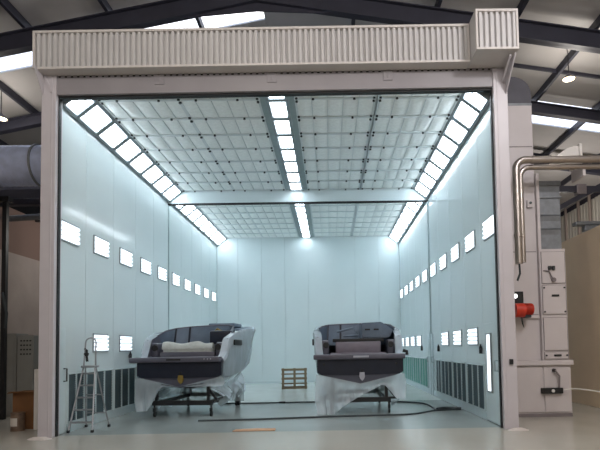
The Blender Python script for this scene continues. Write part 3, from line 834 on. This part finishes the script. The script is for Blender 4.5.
# ------------------------------------------------------------------ left side of the hall
t = thing('spiral_duct', 'large round silver duct entering the booth behind the left column', 'duct', (-5, 1.6, 5.74))
b = MB(); b.cyl((-2.6, 0, 0), (.66, 0, 0), .44, 40)
for k in range(21):
    b.tube([(-2.5+.14*k, 0, 0), (-2.485+.14*k, 0, 0)], .444, 40)
b.build('pipe', 'ductblue', t, True)
b = MB(); b.cyl((-.5, 0, 0), (-.46, 0, 0), .47, 40); b.build('joint_collar', 'galv', t, True)
t = thing('switch_cabinet', 'tall grey switch cabinet with rows of buttons left of left column', 'cabinet', (-6.66, 3.05, 0))
b = MB(); b.box(-.55, -.2, .0, .5, 0, 2.05, bev=.012); b.box(-.18, .22, .0, .5, 0, 2.0, bev=.012); b.build('body', 'cabgrey', t)
b = MB(); b.box(-.15, .19, -.012, .0, .6, 1.95, bev=.005); b.build('door', 'cabgrey', t)
for r_ in range(4):
    for c_ in range(4):
        b = MB(); b.cyl((-.07+.075*c_, -.03, 1.86-.11*r_), (-.07+.075*c_, -.01, 1.86-.11*r_), .02, 8); b.build('push_button', 'knob', t)
b = MB(); b.box(-.5, -.25, -.012, 0, .15, 1.9, bev=.005); b.build('side_door', 'cabgrey', t)
t = thing('steel_post', 'thin black steel post standing near the left edge', 'post', (-6.82, 2.5, 0))
b = MB(); b.box(-.05, .05, -.05, .05, 0, 5.25); b.build('shaft', 'black', t); b = MB(); b.box(-.12, .12, -.1, .1, 5.2, 5.32); b.build('head_plate', 'black', t)
b = MB(); b.tube([(0, -.08, 3.0), (.12, -.1, 2.5), (.1, -.1, 2.15)], .035, 8); b.build('cable_loop', 'cable', t, True)
t = thing('cardboard_box', 'open brown cardboard box standing left of the left column', 'box', (-5.34, .9, 0))
b = MB(); b.box(-.24, .23, 0, .02, 0, .76); b.box(-.24, .23, .38, .4, 0, .76); b.box(-.24, -.22, .02, .38, 0, .76); b.box(.21, .23, .02, .38, 0, .76); b.box(-.22, .21, .02, .38, 0, .02); b.build('body', 'cardb', t)
b = MB(); b.bar((-.27, -.08, .74), (.0, -.05, .77), .14, .012); b.box(-.27, .25, -.1, .0, .755, .77); b.build('flap', 'cardb', t)
t = thing('paint_tin', 'dented metal paint tin with pale label before the cardboard box', 'tin', (-5.36, .72, 0))
b = MB(); b.cyl((0, 0, 0), (0, 0, .36), .125, 24); b.tube([(0, 0, .34), (0, 0, .365)], .132, 24); b.tube([(0, 0, 0), (0, 0, .015)], .13, 24); b.build('can', 'tin', t, True)
b = MB(); rows = []
for i in range(9):
    a = -PI*.9+PI*.55*i/8; rows.append([(.1275*math.cos(a), .1275*math.sin(a), .1), (.1275*math.cos(a), .1275*math.sin(a), .26)])
b.grid(rows); b.build('tin_label', 'label', t, True)
b = MB(); b.box(-5.08, -4.98, .78, .83, 0, 1.22, bev=.004)
tag(b.build('board_offcut', 'white'), 'narrow white board standing between cardboard box and left column', 'board')
t = thing('overhead_rack', 'dark steel beams and pipes overhead at left under the silver duct', 'rack', (-7, 3.2, 4.9))
b = MB(); b.box(-2.5, 2.2, -.1, .1, .42, .58, bev=.01); b.build('beam', 'steel', t)
b = MB(); b.bar((-1.8, .2, .2), (2.1, 1.2, .34), .07, .07); b.build('rail', 'black', t)
b = MB(); b.bar((-1.5, .8, .75), (2.0, .5, .72), .06, .06); b.build('rail', 'black', t)
b = MB(); b.box(-2.5, 2.2, .9, 1.1, .75, 1.15, bev=.01); b.build('cross_beam', 'steel', t)
b = MB(); b.box(-2.5, 2.2, 1.9, 2.0, .5, 1.4, bev=.01); b.build('rear_beam', 'black', t)
b = MB(); b.tube([(-2.0, .4, .12), (.5, .6, .3), (2.2, .7, .3)], .08, 10); b.build('foil_pipe', 'galv', t, True)

# ------------------------------------------------------------------ hall shell
RX = -.8; ZR = 11.2; SL = .2; SR = .155
def rz_(x): return ZR+SL*(x-RX) if x < RX else ZR-SR*(x-RX)
YH0, YH1 = -14, 30
def roof_strip(b, side, y0, y1, xa=None, xb=None, th=.06, dz=0):
    if side < 0: xa, xb = (-16 if xa is None else xa), (RX if xb is None else xb)
    else: xa, xb = (RX if xa is None else xa), (16 if xb is None else xb)
    n = max(1, int((xb-xa)/.25)); rows = []
    b.poly([(xa, y0, rz_(xa)+dz), (xb, y0, rz_(xb)+dz), (xb, y1, rz_(xb)+dz), (xa, y1, rz_(xa)+dz)], (0, 0, th))
b = MB(); roof_strip(b, -1, YH0, 3.3); roof_strip(b, -1, 4.72, 9.6); roof_strip(b, -1, 10.4, YH1)
roof_strip(b, 1, YH0, 7.0); roof_strip(b, 1, 8.6, YH1)
struct('ceiling_hall', b, 'sheet')
b = MB(); roof_strip(b, -1, 3.3, 4.72, th=.01, dz=.01); roof_strip(b, -1, 9.6, 10.4, th=.01, dz=.01); struct('window_1', b, 'skylight')
b = MB(); roof_strip(b, 1, 7.0, 8.6, th=.01, dz=.01); struct('window_2', b, 'skylight')
# rafters
def rafter(y, label, dep=.46):
    t = thing('roof_rafter', label, 'rafter', (RX, y, ZR), 0, 'dark steel roof rafters')
    for sx, s, L in ((-1, SL, 15.2), (1, SR, 16.8)):
        b = MB()
        def pl(z0, z1, w):
            b.poly([(0, -w/2, z0), (sx*L, -w/2, z0-s*L), (sx*L, -w/2, z1-s*L), (0, -w/2, z1)], (0, w, 0))
        pl(-.26, -.23, .22); pl(-.26-dep, -.23-dep, .22); pl(-.26-dep, -.23, .03)
        b.build('sloping_beam', 'steel', t)
        b = MB(); b.poly([(0, -.015, -.7), (sx*2.2, -.015, -.7-s*2.2), (0, -.015, -.95)], (0, .03, 0)); b.build('haunch', 'steel', t)
rafter(3.0, 'dark steel rafter crossing the roof just behind the canopy')
rafter(6.75, 'dark steel rafter deeper in the roof, beyond the hanging lamp', .34)
rafter(10.6, 'dark steel rafter deepest in the hall roof')
i = 0
for x in (-14.6, -12.7, -10.75, -8.7, -6.68, -4.6, -2.55, 1.75, 3.88, 5.9, 7.93, 10.0, 12.0, 14.0):
    b = MB(); z = rz_(x)-.1
    b.box(x-.045, x+.045, YH0, YH1, z-.13, z+.09)
    side = 'left' if x < RX else 'right'
    lst = sorted([q for q in (-14.6, -12.7, -10.75, -8.7, -6.68, -4.6, -2.55, 1.75, 3.88, 5.9, 7.93, 10.0, 12.0, 14.0) if (q < RX) == (x < RX)], key=lambda q: abs(q-RX))
    tag(b.build('roof_purlin', 'steel'), f"dark purlin running along {side} roof slope, {ORD[lst.index(x)]} from the ridge", 'purlin', 'roof purlins')
b = MB(); b.poly([(3.0, 5.06, rz_(3.0)-.14), (15, 5.06, rz_(15)-.14), (15, 5.06, rz_(15)-.04), (3.0, 5.06, rz_(3)-.04)], (0, .06, 0))
tag(b.build('roof_tie', 'steel'), 'thin steel tie crossing the right roof slope near hanging lamp', 'tie')
# outer walls
def corr_wall(name, x, y0, y1, z0, z1, m):
    b = MB(); n = int((y1-y0)/.3); pr = []
    for k in range(n):
        a = y0+(y1-y0)*k/n; p = (y1-y0)/n; d_ = .04 if x > 0 else -.04
        pr += [(x, a), (x, a+p*.5), (x+d_, a+p*.6), (x+d_, a+p*.9)]
    b.grid([[(xx, yy, z0) for xx, yy in pr], [(xx, yy, z1) for xx, yy in pr]]); struct(name, b, m)
corr_wall('wall_hall_right', 14.0, YH0, YH1, 0, 8.92, 'hallwall')
corr_wall('wall_hall_left', -14.0, YH0, YH1, 0, 8.6, 'hallwall')
b = MB(); b.box(-14, 14, YH1, YH1+.1, 0, 11.5); struct('wall_hall_back', b, 'sheet')
b = MB(); b.box(-14, 14, YH0-.1, YH0, 0, 11.5); struct('wall_hall_front', b, 'hallwall')
for k, y in enumerate((10.2, 14.8, 15.9, 17.3)):
    b = MB(); b.box(13.85, 13.95, y-.06, y+.06, 0, 9.0); tag(b.build('wall_post', 'steel' if k == 0 else 'plaster'), f"tall wall stanchion against the far right cladding, {ORD[k]} from the front", 'post', 'right wall stanchions')
b = MB(); b.box(7.4, 7.6, -6, 14, 0, 4.36, bev=.01); struct('wall_inner_right', b, 'beige')
b = MB(); b.box(-7.85, -7.65, -3, 14, 0, 4.28); struct('wall_inner_left', b, 'plaster')
b = MB(); b.box(-7.85, -7.65, -3, 14, 4.28, 5.5); struct('wall_brick_left', b, 'brick')
b = MB(); b.box(-16, -7.85, 8.0, 8.1, 0, 8.4); struct('wall_partition_left', b, 'steel')
# bracing at right
t = thing('roof_brace', 'steel knee brace and rails behind the galvanised duct', 'brace', (9.0, 7.0, 6.4))
b = MB(); b.bar((-1.2, 0, -.75), (2.6, 0, 1.2), .16, .16); b.build('diagonal', 'steel', t)
b = MB(); b.bar((-2.4, .0, .38), (3.5, 0, .3), .14, .2); b.build('rail', 'steel', t)
b = MB(); b.box(.3, .62, -.12, .12, .15, .5, bev=.02); b.build('joint_plate', 'ahud', t)
t = thing('wall_bracket_lamp', 'grey floodlight projecting above the beige wall at right edge', 'lamp', (9.9, 7.2, 5.55))
b = MB(); b.box(-.6, .4, -.15, .15, .0, .12, bev=.02); b.box(-.3, .3, -.12, .12, -.2, .0, bev=.03); b.build('head', 'galv', t); b = MB(); b.bar((-.1, 0, -.2), (-.1, 0, -1.2), .06, .06); b.build('stem', 'plaster', t)
# high bay lamps
def high_bay(loc, label, on=True, s=1.0):
    t = thing('high_bay_lamp', label, 'lamp', loc, 0, 'hanging high bay lamps')
    rows = []
    for i in range(25):
        a = 2*PI*i/24; rows.append([(r_*s*math.cos(a), r_*s*math.sin(a), z*s) for r_, z in ((.06, .26), (.1, .2), (.2, .12), (.27, 0), (.26, -.02))])
    b = MB(); b.grid(rows); b.build('shade', 'lip', t, True)
    b = MB(); b.cyl((0, 0, 0), (0, 0, .012), .25*s, 24); b.build('lens', 'lamp', t, True)
    zr = rz_(loc[0])-loc[2]-.02
    b = MB(); b.cyl((0, 0, .24*s), (0, 0, zr), .012, 6); b.build('suspension', 'black', t)
    return t
high_bay((7.72, 4.0, 8.92), 'lit warm lamp hanging under the right roof slope', True, .6)
high_bay((-8.75, 5.2, 8.55), 'lit warm lamp at left edge under the roof', True, .6)

# ------------------------------------------------------------------ lights
def area(name, loc, rot, sx, sy, power, col):
    l = bpy.data.lights.new(name, 'AREA'); l.shape = 'RECTANGLE'; l.size = sx; l.size_y = sy; l.energy = power; l.color = col
    o = bpy.data.objects.new(name, l); COL.objects.link(o); o.location = loc; o.rotation_euler = rot; return o
def spot(name, loc, power, col, r=.25, size=150):
    l = bpy.data.lights.new(name, 'SPOT'); l.energy = power; l.color = col; l.shadow_soft_size = r; l.spot_size = R(size); l.spot_blend = .6
    o = bpy.data.objects.new(name, l); COL.objects.link(o); o.location = loc; return o
NEUT = (1.0, .97, .985)
def lamp(loc, power, col=NEUT):
    l = bpy.data.lights.new('hall_lamp_and_fill', 'POINT'); l.energy = power; l.color = col; l.shadow_soft_size = .3
    o = bpy.data.objects.new('hall_lamp_and_fill', l); COL.objects.link(o); o.location = loc
for x, y, p, c in ((-5.6, -6, 60, (1, .93, .86)), (-1.0, -6, 240, (1, .93, .82)), (6.0, -6, 660, NEUT), (-5.6, -11, 90, NEUT), (.5, -11, 300, NEUT), (6.0, -11, 560, NEUT),  # unseen lamps added out of view as fill for the hall
                (7.72, 4.0, 110, (1, .93, .84)), (-8.75, 5.2, 110, (1, .93, .84)), (-5.6, 5.5, 60, (1, .94, .88)), (10.5, 11, 260, (1, .94, .88))):  # hanging lamps' own light, then unseen fill added for hall wall and roof
    lamp((x, y, 8.8 if x == 7.72 else 5.0 if y == 5.5 else 6.4 if x == 10.5 else 8.4), p, c)

w = bpy.data.worlds.new('world'); S.world = w; w.use_nodes = True
nt = w.node_tree; bg = nt.nodes['Background']
sk = nt.nodes.new('ShaderNodeTexSky'); sk.sky_type = 'NISHITA'; sk.sun_disc = False; sk.sun_elevation = R(35); sk.air_density = 1.0; sk.dust_density = 4.0
mx = nt.nodes.new('ShaderNodeMixRGB'); mx.inputs[0].default_value = .85; mx.inputs[2].default_value = (2.2, 2.35, 2.6, 1)
nt.links.new(sk.outputs[0], mx.inputs[1]); nt.links.new(mx.outputs[0], bg.inputs[0]); bg.inputs[1].default_value = .7

# ------------------------------------------------------------------ camera
yaw, pitch, roll = -.012014, .0497487, .0171157
F, cx, cy = 500.0, 335.8329, 323.0449
f = Vector((-math.sin(yaw), math.cos(yaw), 0)); r = Vector((math.cos(yaw), math.sin(yaw), 0)); u = Vector((0, 0, 1))
f2 = f*math.cos(pitch)+u*math.sin(pitch); u2 = u*math.cos(pitch)-f*math.sin(pitch)
c_, s_ = math.cos(roll), math.sin(roll)
right = r*c_-u2*s_; up = r*s_+u2*c_
cd = bpy.data.cameras.new('camera'); cam = bpy.data.objects.new('camera', cd); COL.objects.link(cam)
m3 = Matrix((right, up, -f2)).transposed()
cam.matrix_world = Matrix.Translation((.951958, -9.499182, 1.55)) @ m3.to_4x4()
cd.sensor_fit = 'HORIZONTAL'; cd.sensor_width = 36; cd.lens = 36*F/600
cd.shift_x = (300-cx)/600; cd.shift_y = (cy-225)/600; cd.clip_start = .05; cd.clip_end = 200
S.camera = cam

S.view_settings.view_transform = 'Standard'; S.view_settings.look = 'None'; S.view_settings.gamma = 1; S.view_settings.exposure = 0
S.view_settings.use_curve_mapping = False
S.cycles.use_denoising = True
S.cycles.max_bounces = 8; S.cycles.diffuse_bounces = 5; S.cycles.glossy_bounces = 4; S.cycles.transparent_max_bounces = 12
S.cycles.sample_clamp_indirect = 8
S.cycles.caustics_reflective = False; S.cycles.caustics_refractive = False
